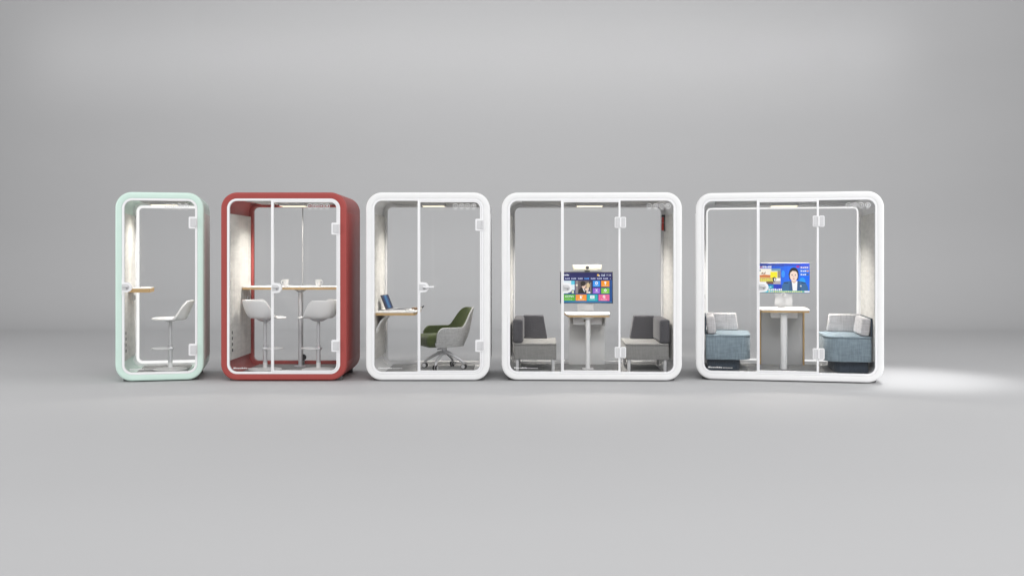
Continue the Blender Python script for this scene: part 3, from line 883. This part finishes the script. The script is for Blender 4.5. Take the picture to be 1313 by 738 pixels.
mb = MB(); mb.prism(rounded([(-.075, .03), (.065, .03), (.065, .17), (-.075, .17)], .02), 0, .008, M['trim'], M['trim']); mb.build('foot_plate', t)
mb = MB(); mb.box(-.19, .17, .16, .44, zt - .105, zt - .003, M['plate'], .006); dr = mb.build('drawer', t)
mb = MB(); mb.box(-.055, -.020, .154, .162, zt - .065, zt - .045, M['black'], .003); mb.build('socket', dr)
mb = MB(); mb.box(-.235, .235, .60, .622, .0, zt - .002, M['board'], .004); mb.build('back_board', t)
mb = MB()
for x in (-.235, .215): mb.box(x, x + .020, .34, .598, .52, zt - .002, M['board'], .003)
mb.build('side_bracket', t)

t = inpod(4, 'safety_hammer', 'red safety hammer clipped to the right felt wall', 'hammer', .988, .90, 1.84)
mb = MB(); mb.tube([(-.022, 0, .012), (-.022, 0, .11)], .017, M['redplastic'], 14); mb.build('grip', t)
mb = MB(); mb.box(-.036, -.008, -.022, .022, .112, .185, M['redplastic'], .008); mb.build('holder', t)
mb = MB(); mb.box(-.009, .006, -.028, .028, .0, .215, M['black'], .003); mb.box(-.038, -.008, -.026, .026, .186, .214, M['black'], .006); mb.build('bracket', t)

# ------------------------------------------------------------------ booth 5: sofas, table
def sofa_blue(side, label):
    s = side
    t = inpod(5, 'sofa', label, 'sofa', s * .72, .13, FLOOR, 0, 'blue-grey sofas in the booth with the news screen')
    def outline(x0, x1, y0, y1, rin, rout):
        pts = []
        for cx_, cy_, a0, r_ in ((x0 + rin, y0 + rin, 180, rin), (x1 - rout, y0 + rout, 270, rout), (x1 - rout, y1 - rout, 0, rout), (x0 + rin, y1 - rin, 90, rin)):
            for k in range(11):
                q = radians(a0 + 90 * k / 10); pts.append((s * (cx_ + r_ * cos(q)), cy_ + r_ * sin(q)))
        return pts if s > 0 else pts[::-1]
    def soft(mb, x0, x1, y0, y1, rin, z0, z1, m, e):
        loops = []
        for ins, z in [(e, z0), (e * .3, z0 + e * .3), (0, z0 + e), (0, z1 - e), (e * .3, z1 - e * .3), (e, z1)]:
            loops.append([(x, y, z) for x, y in outline(x0 + ins, x1 - ins, y0 + ins, y1 - ins, max(.01, rin - ins), .03)])
        mb.bridge(loops, m, caps=(m, m))
    mb = MB(); soft(mb, -.160, .240, .09, .86, .10, 0, .138, M['navy'], .008); mb.build('plinth', t)
    mb = MB(); soft(mb, -.285, .262, 0, .92, .18, .140, .420, M['blue'], .008); mb.build('base', t)
    mb = MB(); soft(mb, -.287, .264, -.002, .922, .18, .421, .446, M['blue'], .011); mb.build('seat', t)
    lean = Matrix.Translation((s * .160, .0, .447)) @ Matrix.Rotation(radians(s * 8), 4, 'Y')
    mb = MB(); a, b = sorted((s * -.035, s * .075)); mb.box(a, b, .03, .62, .006, .225, M['pillow'], .032, 4, xf=lean); mb.build('side_cushion', t)
    y0, y1 = .80, .905
    pts = [(s * x, z) for x, z in ((-.165, .447), (.245, .447), (.245, .672), (-.135, .672))]
    if s < 0: pts = pts[::-1]
    mb = MB(); mb.poly_y(pts, y0, y1, M['pillow']); er = mb.build('armrest', t, smooth=30)
    bv = er.modifiers.new('soft', 'BEVEL'); bv.width = .018; bv.segments = 3
    mb = MB(); a, b = sorted((s * .252, s * .272)); mb.box(a, b, .03, .90, .447, .665, M['navy'], .006); mb.build('back_board', t)
sofa_blue(-1, 'blue-grey sofa with pale cushions, nearest the printed mark')
sofa_blue(1, 'blue-grey sofa with pale cushions against the right felt wall')

t = inpod(5, 'table', 'white table with plywood-edged side panels between the blue-grey sofas', 'table', .0, .38, FLOOR)
zt = .715
top = [(-.300, 0), (.290, 0), (.300, .68), (-.300, .68)]
mb = MB(); mb.prism(rounded([(x * .985, y + .004) for x, y in top], .03), zt, zt + .022, M['ply'], M['ply']); mb.build('edge_band', t)
mb = MB(); mb.prism(rounded(top, .03), zt + .0225, zt + .034, M['laminate'], M['laminate']); mb.build('tabletop', t)
mb = MB(); mb.lathe([(.042, 0.0), (.042, zt - .03), (.08, zt - .012), (.08, zt)], M['trim'], 28, (-.012, .14, 0)); mb.build('pole', t)
mb = MB(); mb.box(-.16, .16, .20, .46, zt - .080, zt - .003, M['trim'], .006); mb.build('drawer', t)
mb = MB(); mb.box(-.262, .262, .645, .668, 0, zt - .002, M['board_grey'], .003); mb.build('back_board', t)
for x in (-.286, .264):
    mb = MB(); mb.box(x, x + .022, .635, .675, 0, zt - .002, M['ply'], .002); mb.build('side_edge', t)
mb = MB(); mb.box(-.055, .035, .60, .655, zt + .0345, zt + .048, M['seal'], .004); mb.build('cable_outlet', t)

# ------------------------------------------------------------------ camera
cam = bpy.data.cameras.new('camera'); cam.sensor_width = 36; cam.lens = 36 * 1268 / 1313
cam.shift_y = -39.0 / 1313; cam.clip_end = 300
co = bpy.data.objects.new('camera', cam); COL.objects.link(co)
co.location = (0, 0, 1.5); co.rotation_euler = (radians(90), 0, 0)
scene.camera = co

# ------------------------------------------------------------------ studio light
def area(name, loc, target, sx, sy, power, colour=(1, 1, 1), spread=180):
    l = bpy.data.lights.new(name, 'AREA'); l.shape = 'RECTANGLE'; l.size = sx; l.size_y = sy; l.energy = power; l.color = colour; l.spread = radians(spread)
    o = bpy.data.objects.new(name, l); COL.objects.link(o); o.location = loc
    o.rotation_euler = (Vector(target) - Vector(loc)).to_track_quat('-Z', 'Y').to_euler()
    return o
area('front_softbox', (2.0, -3.0, 10.0), (0, 12, 1.0), 16, 4, 1680)
area('overhead_softbox', (0, 7.6, 7.0), (0, 7.6, 0), 30, 8.0, 150, spread=46)
area('backdrop_light', (0, 13, 10), (0, 23, 4), 20, 2, 560)
area('upper_wall_wash', (-1, 16.5, 10.2), (-1, 22.7, 6.1), 20, .12, 14, spread=20)
area('right_softbox', (13, 7.0, 3.6), (0, 12.4, 1.2), 4, 4, 560)
area('left_softbox', (-13, 8.0, 3.6), (0, 12.4, 1.2), 4, 4, 420)
sp = bpy.data.lights.new('floor_spot', 'SPOT'); sp.energy = 1000; sp.spot_size = radians(36); sp.spot_blend = 1.0; sp.shadow_soft_size = .4
so = bpy.data.objects.new('floor_spot', sp); COL.objects.link(so); so.location = (5.1, 12.7, 5.2)
so.rotation_euler = (Vector((4.8, 12.3, 0)) - Vector(so.location)).to_track_quat('-Z', 'Y').to_euler()

w = bpy.data.worlds.new('World'); scene.world = w; w.use_nodes = True
w.node_tree.nodes['Background'].inputs[0].default_value = (1, 1, 1.01, 1)
w.node_tree.nodes['Background'].inputs[1].default_value = 0.42

vs = scene.view_settings
vs.view_transform = 'Standard'; vs.look = 'None'; vs.exposure = 0; vs.gamma = 1
scene.cycles.use_denoising = True
scene.cycles.max_bounces = 10
scene.cycles.transparent_max_bounces = 24
